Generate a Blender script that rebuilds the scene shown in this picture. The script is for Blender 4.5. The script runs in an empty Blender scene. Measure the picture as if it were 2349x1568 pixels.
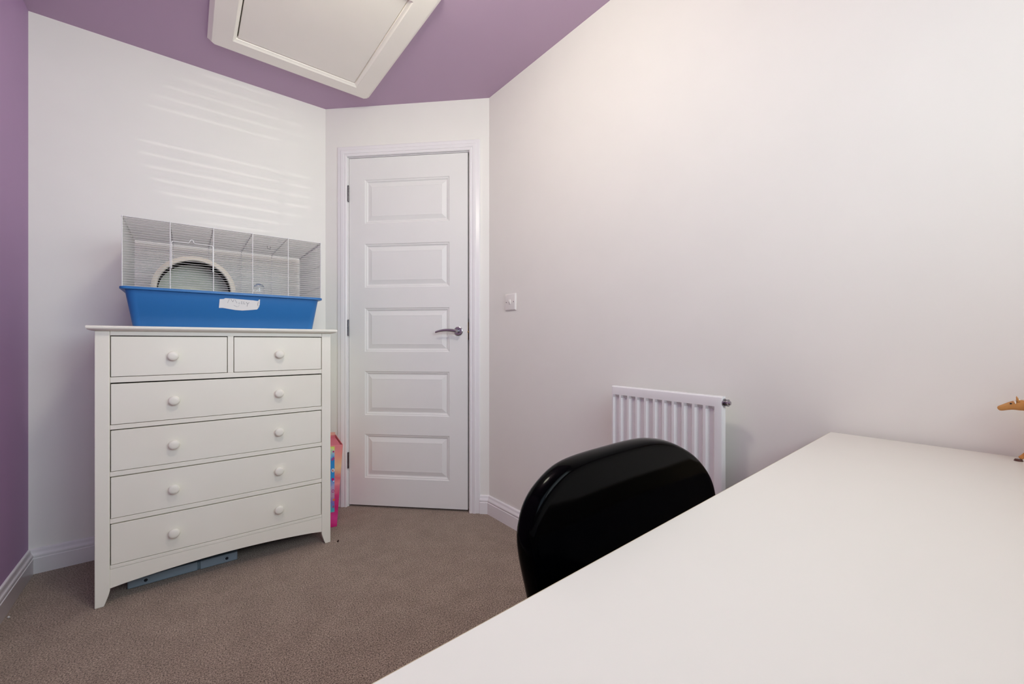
import bpy, bmesh, math, random
from mathutils import Vector, Matrix
random.seed(7)
SC = bpy.context.scene
COL = SC.collection

# ------------------------------------------------------------------ camera, world, lights, exposure
cd = bpy.data.cameras.new('camera'); cam = bpy.data.objects.new('camera', cd); COL.objects.link(cam)
cam.location = (0, 0, 0.944); cam.rotation_euler = (math.radians(90), 0, math.radians(-38.414))
cd.sensor_width = 36; cd.lens = 36*940.4/2349; cd.clip_start = 0.02
SC.camera = cam
SC.view_settings.view_transform = 'Standard'; SC.view_settings.look = 'None'
SC.view_settings.gamma = 1; SC.view_settings.use_curve_mapping = False
SC.view_settings.exposure = 0.0
W = bpy.data.worlds.new('world'); SC.world = W; W.use_nodes = True
bg = W.node_tree.nodes['Background']; bg.inputs[0].default_value = (0.75, 0.87, 1.0, 1); bg.inputs[1].default_value = 1.2
SC.cycles.max_bounces = 14; SC.cycles.diffuse_bounces = 8; SC.cycles.transparent_max_bounces = 32
SC.cycles.use_denoising = True

# the room: x to the right wall, y to the wall behind the chest of drawers
XR, YB, XL, DD, ZC = 1.308, 2.531, -0.506, 3.160, 2.291
YF = -0.50                        # window wall, behind the camera
WX0, WX1, WZ0, WZ1 = -0.30, 1.16, 1.02, 2.08     # window opening
WM = 0.36                         # mullion between the blind side and the clear side

GLOBE = 46.0                       # brightness of the added fill globe
def area(name, loc, rot, sx, sy, power, colr, spread=180):
    l = bpy.data.lights.new(name, 'AREA'); l.shape = 'RECTANGLE'; l.size = sx; l.size_y = sy
    l.energy = power; l.color = colr; l.spread = math.radians(spread)
    o = bpy.data.objects.new(name, l); COL.objects.link(o); o.location = loc; o.rotation_euler = rot
    return o
# daylight arriving at the clear side of the window: sky from above, sunlit ground from below
area('sky_daylight', (0.76, YF-0.055, 1.60), (math.radians(82), 0, math.radians(8)), 0.70, 0.84, 6.6, (0.79, 0.93, 1.0), 115)
area('ground_daylight', (0.76, YF-0.050, 1.35), (math.radians(112), 0, 0), 0.70, 0.5, 2.4, (1.0, 0.97, 0.80))
# daylight that comes through the drawn blind
area('blind_daylight', (0.03, YF+0.005, 1.55), (math.radians(84), 0, math.radians(4)), 0.60, 0.95, 4.4, (0.62, 0.83, 1.0), 120)
# added unseen spot, throwing the wall stripes through the blind side
sl = bpy.data.lights.new('stripe_spot', 'SPOT'); sl.energy = 420; sl.spot_size = math.radians(5.3); sl.spot_blend = 0.25
sl.shadow_soft_size = 0.012; sl.color = (1, 0.95, 0.88)
so = bpy.data.objects.new('stripe_spot', sl); COL.objects.link(so); so.location = (-0.12, YF-6.0, 0.72)
so.rotation_euler = (Vector((0.10, YF, 1.505))-so.location).to_track_quat('-Z', 'Y').to_euler()

# ------------------------------------------------------------------ materials
def srgb(r, g, b):
    f = lambda c: ((c/255+0.055)/1.055)**2.4 if c > 10 else c/255/12.92
    return (f(r), f(g), f(b), 1)
def mat(name, col, rough=0.5, spec=0.5, metal=0, bump=0, bscale=100, bdist=0.001, coat=0, col2=None, cscale=5, cdetail=3, trans=0, ior=1.45):
    m = bpy.data.materials.new(name); m.use_nodes = True; nt = m.node_tree; p = nt.nodes['Principled BSDF']
    p.inputs['Base Color'].default_value = col; p.inputs['Roughness'].default_value = rough
    p.inputs['Specular IOR Level'].default_value = spec; p.inputs['Metallic'].default_value = metal
    p.inputs['Coat Weight'].default_value = coat; p.inputs['Coat Roughness'].default_value = 0.08
    p.inputs['Transmission Weight'].default_value = trans; p.inputs['IOR'].default_value = ior
    tc = nt.nodes.new('ShaderNodeTexCoord')
    n = nt.nodes.new('ShaderNodeTexNoise'); n.inputs['Scale'].default_value = bscale; n.inputs['Detail'].default_value = 4
    nt.links.new(tc.outputs['Object'], n.inputs['Vector'])
    if bump:
        b = nt.nodes.new('ShaderNodeBump'); b.inputs['Strength'].default_value = bump; b.inputs['Distance'].default_value = bdist
        nt.links.new(n.outputs['Fac'], b.inputs['Height']); nt.links.new(b.outputs['Normal'], p.inputs['Normal'])
    c = nt.nodes.new('ShaderNodeTexNoise'); c.inputs['Scale'].default_value = cscale; c.inputs['Detail'].default_value = cdetail
    nt.links.new(tc.outputs['Object'], c.inputs['Vector'])
    r = nt.nodes.new('ShaderNodeValToRGB'); r.color_ramp.elements[0].position = 0.35; r.color_ramp.elements[1].position = 0.65
    r.color_ramp.elements[0].color = col
    r.color_ramp.elements[1].color = col2 if col2 else tuple(min(1, v*1.015) for v in col[:3])+(1,)
    nt.links.new(c.outputs['Fac'], r.inputs['Fac']); nt.links.new(r.outputs['Color'], p.inputs['Base Color'])
    return m
M = {}
M['white_wall'] = mat('white_wall_paint', srgb(238, 237, 230), 0.55, 0.35, bump=0.08, bscale=220, bdist=0.0006)
M['purple'] = mat('purple_wall_paint', srgb(172, 141, 178), 0.6, 0.3, bump=0.08, bscale=220, bdist=0.0006)
M['ceiling'] = mat('mauve_ceiling_paint', srgb(188, 163, 187), 0.65, 0.25, bump=0.06, bscale=220, bdist=0.0006)
M['gloss_white'] = mat('white_gloss_paint', srgb(236, 234, 234), 0.28, 0.5, bump=0.03, bscale=60, bdist=0.0006)
M['door_white'] = mat('white_satin_door_paint', srgb(233, 233, 229), 0.38, 0.45, bump=0.05, bscale=90, bdist=0.0006)
M['dresser'] = mat('ivory_lacquer', srgb(240, 238, 225), 0.38, 0.4, bump=0.02, bscale=40, bdist=0.0006, col2=srgb(237, 234, 220), cscale=3)
M['gap_shade'] = mat('painted_gap_shade', srgb(30, 27, 25), 0.8, 0.2)  # near-black colour standing in for the shade inside gaps
M['hatch'] = mat('cream_hatch_plastic', srgb(250, 246, 237), 0.4, 0.4)
M['blue'] = mat('blue_tub_plastic', srgb(42, 112, 176), 0.38, 0.5, bump=0.02, bscale=30)
M['wire'] = mat('grey_fine_wire', srgb(200, 200, 196), 0.35, 0.5)
M['bar'] = mat('white_coated_bar', srgb(226, 226, 224), 0.35, 0.5)
M['cream'] = mat('cream_wheel_plastic', srgb(222, 214, 196), 0.4, 0.45)
M['drum'] = mat('brown_drum_plastic', srgb(40, 27, 20), 0.5, 0.3)
M['disc'] = mat('pale_green_disc', srgb(238, 236, 214), 0.5, 0.4, col2=srgb(240, 238, 222), cscale=9)
M['paper'] = mat('lined_paper', srgb(226, 226, 222), 0.8, 0.2)
M['pencil'] = mat('pencil_line', srgb(110, 110, 112), 0.8, 0.2)
M['radiator'] = mat('radiator_enamel', srgb(232, 231, 230), 0.25, 0.5)
M['chrome'] = mat('brushed_chrome', srgb(170, 168, 172), 0.18, 0.5, metal=1, bump=0.03, bscale=200)
M['steel'] = mat('hinge_steel', srgb(112, 110, 114), 0.3, 0.5, metal=1)
M['brass'] = mat('brass', srgb(190, 160, 90), 0.3, 0.5, metal=1)
M['desk'] = mat('white_desk_laminate', srgb(220, 216, 206), 0.32, 0.45, bump=0.02, bscale=80)
M['desk_edge'] = mat('desk_edge_band', srgb(196, 184, 150), 0.5, 0.3)
M['black'] = mat('black_gloss_plastic', srgb(1, 1, 2), 0.10, 0.045)
M['black_metal'] = mat('black_metal', srgb(22, 22, 24), 0.35, 0.5)
M['switch'] = mat('switch_plastic', srgb(234, 231, 226), 0.22, 0.5)
M['grey_plastic'] = mat('grey_blue_plastic', srgb(132, 146, 156), 0.5, 0.4)
M['darkhole'] = mat('dark_screw', srgb(28, 30, 38), 0.5, 0.4)
M['clear'] = mat('clear_plastic', (0.95, 0.97, 0.97, 1), 0.08, 0.5, trans=0.85)
M['capgrey'] = mat('grey_cap', srgb(105, 108, 108), 0.5, 0.4)
M['palomino'] = mat('palomino_horse_paint', srgb(204, 150, 86), 0.42, 0.4, col2=srgb(186, 120, 60), cscale=22, bump=0.05, bscale=150)
M['mane'] = mat('pale_mane_paint', srgb(236, 226, 206), 0.5, 0.4, bump=0.3, bscale=400)
M['hoof'] = mat('hoof_brown', srgb(88, 58, 48), 0.4, 0.4)
M['eye'] = mat('eye_black', srgb(16, 12, 10), 0.1, 0.5)
M['fluff'] = mat('dark_fluff', srgb(58, 44, 38), 0.9, 0.1)
M['crumb'] = mat('white_crumb', srgb(235, 235, 235), 0.6, 0.3)

def carpet_mat():
    m = bpy.data.materials.new('brown_carpet'); m.use_nodes = True; nt = m.node_tree; p = nt.nodes['Principled BSDF']
    p.inputs['Roughness'].default_value = 0.97; p.inputs['Specular IOR Level'].default_value = 0.1
    p.inputs['Sheen Weight'].default_value = 0.25; p.inputs['Sheen Roughness'].default_value = 0.5
    tc = nt.nodes.new('ShaderNodeTexCoord'); L = nt.links
    n1 = nt.nodes.new('ShaderNodeTexNoise'); n1.inputs['Scale'].default_value = 240; n1.inputs['Detail'].default_value = 5; n1.inputs['Roughness'].default_value = 0.8
    n2 = nt.nodes.new('ShaderNodeTexNoise'); n2.inputs['Scale'].default_value = 9; n2.inputs['Detail'].default_value = 6; n2.inputs['Roughness'].default_value = 0.75
    v = nt.nodes.new('ShaderNodeTexVoronoi'); v.inputs['Scale'].default_value = 330
    for n in (n1, n2, v): L.new(tc.outputs['Object'], n.inputs['Vector'])
    r1 = nt.nodes.new('ShaderNodeValToRGB'); e = r1.color_ramp.elements
    e[0].position = 0.40; e[0].color = srgb(74, 60, 50); e[1].position = 0.60; e[1].color = srgb(200, 180, 160)
    L.new(n1.outputs['Fac'], r1.inputs['Fac'])
    r2 = nt.nodes.new('ShaderNodeValToRGB'); e = r2.color_ramp.elements
    e[0].position = 0.3; e[0].color = (0.74, 0.72, 0.71, 1); e[1].position = 0.7; e[1].color = (1, 1, 1, 1)
    L.new(n2.outputs['Fac'], r2.inputs['Fac'])
    mx = nt.nodes.new('ShaderNodeMix'); mx.data_type = 'RGBA'; mx.blend_type = 'MULTIPLY'; mx.inputs[0].default_value = 1
    L.new(r1.outputs['Color'], mx.inputs[6]); L.new(r2.outputs['Color'], mx.inputs[7]); L.new(mx.outputs[2], p.inputs['Base Color'])
    ad = nt.nodes.new('ShaderNodeMath'); ad.operation = 'ADD'; L.new(n1.outputs['Fac'], ad.inputs[0]); L.new(v.outputs['Distance'], ad.inputs[1])
    b = nt.nodes.new('ShaderNodeBump'); b.inputs['Strength'].default_value = 0.22; b.inputs['Distance'].default_value = 0.0012
    L.new(ad.outputs[0], b.inputs['Height']); L.new(b.outputs['Normal'], p.inputs['Normal'])
    return m
M['carpet'] = carpet_mat()

def glass_mat():
    m = bpy.data.materials.new('window_glass'); m.use_nodes = True; nt = m.node_tree
    for n in list(nt.nodes): nt.nodes.remove(n)
    o = nt.nodes.new('ShaderNodeOutputMaterial'); mx = nt.nodes.new('ShaderNodeMixShader')
    t = nt.nodes.new('ShaderNodeBsdfTransparent'); g = nt.nodes.new('ShaderNodeBsdfGlossy'); g.inputs['Roughness'].default_value = 0.02
    mx.inputs[0].default_value = 0.06
    nt.links.new(t.outputs[0], mx.inputs[1]); nt.links.new(g.outputs[0], mx.inputs[2]); nt.links.new(mx.outputs[0], o.inputs[0])
    return m
M['glass'] = glass_mat()

def ramp_mat(name, stops, z0, z1, rough=0.35, noise=0.0, nscale=12):
    """a printed colour gradient along the object's own height"""
    m = bpy.data.materials.new(name); m.use_nodes = True; nt = m.node_tree; p = nt.nodes['Principled BSDF']; L = nt.links
    p.inputs['Roughness'].default_value = rough
    tc = nt.nodes.new('ShaderNodeTexCoord'); s = nt.nodes.new('ShaderNodeSeparateXYZ'); L.new(tc.outputs['Object'], s.inputs[0])
    mr = nt.nodes.new('ShaderNodeMapRange'); mr.inputs[1].default_value = z0; mr.inputs[2].default_value = z1; L.new(s.outputs[2], mr.inputs[0])
    n = nt.nodes.new('ShaderNodeTexNoise'); n.inputs['Scale'].default_value = nscale; L.new(tc.outputs['Object'], n.inputs['Vector'])
    a = nt.nodes.new('ShaderNodeMath'); a.operation = 'MULTIPLY_ADD'; L.new(n.outputs['Fac'], a.inputs[0]); a.inputs[1].default_value = noise
    sb = nt.nodes.new('ShaderNodeMath'); sb.operation = 'SUBTRACT'; L.new(mr.outputs[0], sb.inputs[0]); sb.inputs[1].default_value = noise/2
    L.new(sb.outputs[0], a.inputs[2])
    r = nt.nodes.new('ShaderNodeValToRGB'); el = r.color_ramp.elements
    while len(el) < len(stops): el.new(0.5)
    for e, (q, c) in zip(el, stops): e.position = q
    for i, (q, c) in enumerate(stops): el[i].position = q; el[i].color = c
    L.new(a.outputs[0], r.inputs['Fac']); L.new(r.outputs['Color'], p.inputs['Base Color'])
    return m

# ------------------------------------------------------------------ helpers
def build(name, bm, m, parent=None, bevel=0, seg=2, smooth=False, angle=35, loc=None, rot=None):
    bmesh.ops.recalc_face_normals(bm, faces=bm.faces)
    me = bpy.data.meshes.new(name); bm.to_mesh(me); bm.free()
    ms = m if isinstance(m, (list, tuple)) else [m]
    for x in ms: me.materials.append(x)
    o = bpy.data.objects.new(name, me); COL.objects.link(o)
    if parent is not None: o.parent = parent
    if loc is not None: o.location = loc
    if rot is not None: o.rotation_euler = rot
    if smooth or bevel:
        for p in me.polygons: p.use_smooth = True
        try: me.set_sharp_from_angle(angle=math.radians(angle))
        except Exception: pass
    if bevel:
        b = o.modifiers.new('bevel', 'BEVEL'); b.width = bevel; b.segments = seg; b.limit_method = 'ANGLE'; b.angle_limit = math.radians(40)
        b.harden_normals = False
    return o
def tag(o, label=None, cat=None, group=None, kind=None):
    if label: o['label'] = label
    if cat: o['category'] = cat
    if group: o['group'] = group
    if kind: o['kind'] = kind
    return o
def empty(name, loc, rz=0):
    o = bpy.data.objects.new(name, None); COL.objects.link(o); o.location = loc; o.rotation_euler = (0, 0, rz); o.empty_display_size = 0.05
    return o
def NB(): return bmesh.new()
def box(bm, x0, x1, y0, y1, z0, z1, mi=0):
    vs = [bm.verts.new((x, y, z)) for x in (x0, x1) for y in (y0, y1) for z in (z0, z1)]
    for f in ((0, 1, 3, 2), (4, 6, 7, 5), (0, 4, 5, 1), (2, 3, 7, 6), (0, 2, 6, 4), (1, 5, 7, 3)):
        fc = bm.faces.new([vs[i] for i in f]); fc.material_index = mi
    return bm
def prism(bm, pts, axis, a0, a1, mi=0):
    """extrude a 2-D outline along an axis: axis 'x' -> pts are (y,z), 'y' -> (x,z), 'z' -> (x,y)"""
    def P(p, a): return {'x': (a, p[0], p[1]), 'y': (p[0], a, p[1]), 'z': (p[0], p[1], a)}[axis]
    A = [bm.verts.new(P(p, a0)) for p in pts]; B = [bm.verts.new(P(p, a1)) for p in pts]
    n = len(pts)
    for i in range(n):
        f = bm.faces.new((A[i], A[(i+1) % n], B[(i+1) % n], B[i])); f.material_index = mi
    for L in (A[::-1], B):
        f = bm.faces.new(L); f.material_index = mi
    return bm
def tube(bm, pts, r, n=6, closed=False, caps=True):
    pts = [Vector(p) for p in pts]; N = len(pts); rings = []
    rr = r if isinstance(r, (list, tuple)) else [r]*N
    up = None
    for i in range(N):
        if closed: t = (pts[(i+1) % N]-pts[i-1])
        else: t = pts[min(i+1, N-1)]-pts[max(i-1, 0)]
        t.normalize()
        if up is None:
            up = Vector((0, 0, 1)) if abs(t.z) < 0.9 else Vector((1, 0, 0))
        s = t.cross(up)
        if s.length < 1e-5: s = t.cross(Vector((0, 1, 0)))
        s.normalize(); up = s.cross(t).normalized()
        rings.append([bm.verts.new(pts[i]+s*math.cos(2*math.pi*k/n)*rr[i]+up*math.sin(2*math.pi*k/n)*rr[i]) for k in range(n)])
    for i in range(N if closed else N-1):
        a = rings[i]; b = rings[(i+1) % N]
        for k in range(n): bm.faces.new((a[k], a[(k+1) % n], b[(k+1) % n], b[k]))
    if caps and not closed:
        bm.faces.new(rings[0][::-1]); bm.faces.new(rings[-1])
    return bm
def lathe(bm, prof, n=32, M4=None, mi=0):
    """prof: list of (radius, height) about local z; M4 places it"""
    M4 = M4 or Matrix(); rings = []
    for r, h in prof:
        if r < 1e-6: rings.append([bm.verts.new(M4 @ Vector((0, 0, h)))])
        else: rings.append([bm.verts.new(M4 @ Vector((r*math.cos(2*math.pi*k/n), r*math.sin(2*math.pi*k/n), h))) for k in range(n)])
    for a, b in zip(rings, rings[1:]):
        for k in range(n):
            k2 = (k+1) % n
            if len(a) == 1 and len(b) == 1: continue
            if len(a) == 1: f = bm.faces.new((a[0], b[k], b[k2]))
            elif len(b) == 1: f = bm.faces.new((a[k], a[k2], b[0]))
            else: f = bm.faces.new((a[k], a[k2], b[k2], b[k]))
            f.material_index = mi
    return bm
def RX(deg, loc=(0, 0, 0)): return Matrix.Translation(loc) @ Matrix.Rotation(math.radians(deg), 4, 'X')
def RY(deg, loc=(0, 0, 0)): return Matrix.Translation(loc) @ Matrix.Rotation(math.radians(deg), 4, 'Y')

# ------------------------------------------------------------------ room shell
T = 0.10
xc = DD-YB            # corner of back wall and door wall
yc = DD-XR            # corner of door wall and right wall
def struct(name, bm, m, label=None, **k):
    return tag(build(name, bm, m, **k), label, kind='structure')
bm = NB(); prism(bm, [(XL-T, YF-T-0.1), (XR+T, YF-T-0.1), (XR+T, yc+0.3), (xc+0.3, YB+T), (XL-T, YB+T)], 'z', -0.06, 0)
floor = struct('floor', bm, M['carpet'], 'speckled brown carpet covering the whole floor')
bm = NB(); prism(bm, [(XL-T, YF-T-0.1), (XR+T, YF-T-0.1), (XR+T, yc+0.3), (xc+0.3, YB+T), (XL-T, YB+T)], 'z', ZC, ZC+0.08)
struct('ceiling', bm, M['ceiling'], 'purple painted ceiling')
bm = NB(); box(bm, XL-T, xc+0.04, YB, YB+T, 0, ZC); struct('wall_back', bm, M['white_wall'], 'white wall behind the chest of drawers')
bm = NB(); box(bm, XL-T, XL, YF-T, YB, 0, ZC); struct('wall_left', bm, M['purple'], 'purple wall at the left edge')
bm = NB(); box(bm, XR, XR+T, YF-T, yc+0.04, 0, ZC); struct('wall_right', bm, M['white_wall'], 'long white wall with radiator and light switch')
# door wall at 45 degrees: local x along the wall, local y into the wall
def dpt(s, off=0): return ((DD+math.sqrt(2)*s)/2+off/math.sqrt(2), (DD-math.sqrt(2)*s)/2+off/math.sqrt(2))
SL, SR = -1.204, -0.498            # opening in the lining
S0, S1 = (xc-YB)/math.sqrt(2), (XR-yc)/math.sqrt(2)
sm = (S0+S1)/2
dw = dpt(sm); RZ = math.radians(-45)
def L(s): return s-sm
bm = NB()
box(bm, L(S0)-0.0, L(SL)-0.012, 0, T, 0, ZC); box(bm, L(SR)+0.012, L(S1), 0, T, 0, ZC)
box(bm, L(SL)-0.012, L(SR)+0.012, 0, T, 2.008, ZC)
struct('wall_door', bm, M['white_wall'], 'narrow white wall holding the door', loc=(dw[0], dw[1], 0), rot=(0, 0, RZ))
# landing behind the door gap, its shade put into a dark colour
bm = NB(); box(bm, L(SL)-0.1, L(SR)+0.1, T+0.02, T+0.04, 0, 2.1)
struct('wall_landing', bm, M['gap_shade'], 'landing behind the door, its shade put into a dark colour', loc=(dw[0], dw[1], 0), rot=(0, 0, RZ))
# window wall behind the camera
bm = NB(); ya, yb = YF-0.14, YF
box(bm, XL, WX0, ya, yb, 0, ZC); box(bm, WX1, XR, ya, yb, 0, ZC); box(bm, WX0, WX1, ya, yb, 0, WZ0); box(bm, WX0, WX1, ya, yb, WZ1, ZC)
struct('wall_front', bm, M['white_wall'], 'white window wall')
# window
bm = NB(); y0, y1 = YF-0.13, YF-0.07; fw = 0.045
for x0, x1 in ((WX0, WM), (WM, WX1)):
    box(bm, x0, x0+fw, y0, y1, WZ0, WZ1); box(bm, x1-fw, x1, y0, y1, WZ0, WZ1)
    box(bm, x0+fw, x1-fw, y0, y1, WZ0, WZ0+fw); box(bm, x0+fw, x1-fw, y0, y1, WZ1-fw, WZ1)
win = struct('window_1', bm, M['gloss_white'], 'white framed two light window', bevel=0.004)
for x0, x1 in ((WX0, WM), (WM, WX1)):
    bm = NB(); box(bm, x0+fw, x1-fw, y0+0.025, y0+0.029, WZ0+fw, WZ1-fw); build('pane', bm, M['glass'], win)
bm = NB(); box(bm, WX0-0.03, WX1+0.03, YF-0.07, YF+0.03, WZ0-0.022, WZ0); build('window_sill', bm, M['gloss_white'], win, bevel=0.005)
# blind on the left light of the window, slats part closed
bl = empty('window_blind', ((WX0+WM)/2, YF-0.035, WZ1)); tag(bl, 'white slatted blind drawn over one side of the window', 'blind')
bm = NB(); ang = math.radians(30); pitch = 0.0372; w2 = 0.0245
z = -0.06
while z > -(WZ1-WZ0)+0.03:
    c, s = math.cos(ang)*w2, math.sin(ang)*w2
    if not (-0.560 < z < -0.520):
        prism(bm, [(-c, z+s), (c, z-s), (c, z-s-0.002), (-c, z+s-0.002)], 'x', WX0-(WX0+WM)/2+0.01, WM-(WX0+WM)/2-0.01)
    else:
        box(bm, WX0-(WX0+WM)/2+0.01, WM-(WX0+WM)/2-0.01, -0.002, 0.002, z-0.026, z+0.026)  # upright strip added to block the spot and part the wall stripes
    z -= pitch
build('slats', bm, M['gloss_white'], bl)
bm = NB(); box(bm, -0.325, 0.325, -0.03, 0.03, -0.04, 0); build('head_rail', bm, M['gloss_white'], bl, bevel=0.003)
bm = NB(); box(bm, -0.32, 0.32, -0.025, 0.025, -(WZ1-WZ0)+0.003, -(WZ1-WZ0)+0.018); build('bottom_rail', bm, M['gloss_white'], bl, bevel=0.003)
bm = NB()
for x in (-0.2, 0.2): box(bm, x-0.012, x+0.012, 0.0275, 0.0285, -(WZ1-WZ0)+0.01, -0.03)
build('ladder_tape', bm, M['gloss_white'], bl)

# skirting boards: ogee profile (offset from wall, height) swept with mitred ends
SK = [(0, 0), (0.017, 0), (0.017, 0.062), (0.0145, 0.064), (0.0145, 0.067), (0.0165, 0.070), (0.0165, 0.074), (0.0135, 0.080), (0.009, 0.085), (0.008, 0.089), (0.0075, 0.095), (0.005, 0.098), (0, 0.099)]
def skirt(name, p0, p1, k0, k1, label):
    """wall foot line p0->p1 with the room on its left; k0/k1: how far the ends draw in per unit offset"""
    p0 = Vector(p0); p1 = Vector(p1); t = (p1-p0).normalized(); n = Vector((-t.y, t.x)); bm = NB()
    A = [bm.verts.new((*(p0+n*d+t*(d*k0)), h)) for d, h in SK]; B = [bm.verts.new((*(p1+n*d-t*(d*k1)), h)) for d, h in SK]
    m_ = len(SK)
    for i in range(m_): bm.faces.new((A[i], A[(i+1) % m_], B[(i+1) % m_], B[i]))
    bm.faces.new(A[::-1]); bm.faces.new(B)
    return struct(name, bm, M['gloss_white'], label, smooth=True, angle=50)
t22 = math.tan(math.radians(22.5))
skirt('baseboard_left', (XL, YB), (XL, YF), 1, 1, 'white skirting board along the purple wall')
skirt('baseboard_back', (xc, YB), (XL, YB), t22, 1, 'white skirting board behind the chest of drawers')
skirt('baseboard_right', (XR, YF), (XR, yc), 1, t22, 'white skirting board along the long white wall')
skirt('baseboard_front', (XL, YF), (XR, YF), 1, 1, 'white skirting board below the window')
skirt('baseboard_door', (XR, yc), dpt(-0.436), t22, 0, 'short white skirting board between door and corner')
# door lining and architrave (profiled), in door wall coordinates
bm = NB()
HZ = 1.999
box(bm, L(SL)-0.012, L(SL), -0.0, T, 0, HZ); box(bm, L(SR), L(SR)+0.012, 0, T, 0, HZ)
box(bm, L(SL)-0.012, L(SR)+0.012, 0, T, HZ, HZ+0.012)
# door stop
box(bm, L(SL), L(SL)+0.012, 0.042, T, 0, HZ-0.012); box(bm, L(SR)-0.012, L(SR), 0.042, T, 0, HZ-0.012); box(bm, L(SL), L(SR), 0.042, T, HZ-0.012, HZ)
AR = [(0, 0), (0, -0.013), (0.004, -0.016), (0.012, -0.016), (0.016, -0.0125), (0.018, -0.0155), (0.026, -0.018), (0.034, -0.018), (0.038, -0.014), (0.042, -0.0135), (0.055, -0.012), (0.059, -0.009), (0.060, 0)]
def ring(d):   # path vertices of one profile offset: left foot, left head, right head, right foot
    return [(L(SL)-0.004-d, 0.0), (L(SL)-0.004-d, HZ+0.004+d), (L(SR)+0.004+d, HZ+0.004+d), (L(SR)+0.004+d, 0.0)]
V = [[bm.verts.new((x, y, z)) for x, z in ring(d)] for d, y in AR]
for i in range(len(AR)):
    a, b = V[i], V[(i+1) % len(AR)]
    for k in range(3): bm.faces.new((a[k], a[k+1], b[k+1], b[k]))
bm.faces.new([v[0] for v in V]); bm.faces.new([v[3] for v in V][::-1])
struct('trim_1', bm, M['gloss_white'], 'white moulded architrave around the door', smooth=True, angle=30, loc=(dw[0], dw[1], 0), rot=(0, 0, RZ))

# ------------------------------------------------------------------ door with five raised panels
D0, D1, DZ0, DZ1 = L(-1.2005), L(-0.5055), 0.012, 1.9958
def panelled(bm, x0, x1, z0, z1, rects, prof, yfront=0, yback=0.035):
    """front sheet with recessed raised-and-fielded panels; prof: list of (inset, depth)"""
    zs = sorted({z0, z1} | {r[2] for r in rects} | {r[3] for r in rects})
    px0, px1 = rects[0][0], rects[0][1]; xs = [x0, px0, px1, x1]
    g = {(i, j): bm.verts.new((x, yfront, z)) for i, x in enumerate(xs) for j, z in enumerate(zs)}
    holes = {(r[2], r[3]) for r in rects}
    for i in range(3):
        for j in range(len(zs)-1):
            q = [g[i, j], g[i+1, j], g[i+1, j+1], g[i, j+1]]
            if i == 1 and (zs[j], zs[j+1]) in holes:
                prev = q
                for ins, dep in prof:
                    cur = [bm.verts.new((px0+ins, dep, zs[j]+ins)), bm.verts.new((px1-ins, dep, zs[j]+ins)), bm.verts.new((px1-ins, dep, zs[j+1]-ins)), bm.verts.new((px0+ins, dep, zs[j+1]-ins))]
                    for k in range(4): bm.faces.new((prev[k], prev[(k+1) % 4], cur[(k+1) % 4], cur[k]))
                    prev = cur
                bm.faces.new(prev)
            else: bm.faces.new(q)
    # sides and back
    c = [bm.verts.new((x, yback, z)) for x, z in ((x0, z0), (x1, z0), (x1, z1), (x0, z1))]
    bm.faces.new(c)
    bm.faces.new([g[0, 0], g[1, 0], g[2, 0], g[3, 0], c[1], c[0]])
    n = len(zs)-1
    bm.faces.new([g[3, n], g[2, n], g[1, n], g[0, n], c[3], c[2]])
    bm.faces.new([g[0, j] for j in range(n, -1, -1)]+[c[0], c[3]])
    bm.faces.new([g[3, j] for j in range(n+1)]+[c[2], c[1]])
rects = [(L(-1.106), L(-0.610), a, b) for a, b in ((0.168, 0.418), (0.527, 0.777), (0.889, 1.138), (1.255, 1.504), (1.620, 1.871))]
bm = NB()
panelled(bm, D0, D1, DZ0, DZ1, rects, [(0.004, 0.0035), (0.010, 0.0045), (0.015, 0.0095), (0.020, 0.010), (0.044, 0.0025), (0.045, 0.003)])
door = struct('door_1', bm, M['door_white'], 'white interior door with five raised panels', loc=(dw[0], dw[1], 0), rot=(0, 0, RZ))
# handle
h = bmesh.new(); hx, hz = L(-0.558), 1.004
lathe(h, [(0, 0.010), (0.012, 0.010), (0.0135, 0.0085), (0.020, 0.0085), (0.0215, 0.007), (0.0245, 0.006), (0.0255, 0.003), (0.0255, 0), (0, 0)], 32, RX(90, (hx, 0, hz)))
hd = build('door_handle', h, M['chrome'], door, smooth=True)
h = bmesh.new()
lp = []; n = 14
for i in range(n+1):
    t = i/n
    lp.append((hx-0.002-0.118*t, -0.048+0.004*math.sin(t*3.1)+0.006*t, hz+0.010*math.sin(t*2.4+0.1)-0.010*t*t-0.002))
# flat blade lever: elliptical cross-section
rings = []
for i, p in enumerate(lp):
    t = i/n; wz = 0.0095*(1-0.45*t); wy = 0.006*(1-0.35*t)
    if i == 0: wz *= 0.75
    rings.append([h.verts.new((p[0], p[1]+wy*math.cos(2*math.pi*k/12), p[2]+wz*math.sin(2*math.pi*k/12))) for k in range(12)])
for a, b in zip(rings, rings[1:]):
    for k in range(12): h.faces.new((a[k], a[(k+1) % 12], b[(k+1) % 12], b[k]))
h.faces.new(rings[0]); h.faces.new(rings[-1][::-1])
tube(h, [(hx, -0.008, hz), (hx, -0.030, hz), (hx-0.001, -0.042, hz), (hx-0.008, -0.048, hz)], [0.0085, 0.008, 0.0085, 0.008], 12)
build('lever', h, M['chrome'], hd, smooth=True)
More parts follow.
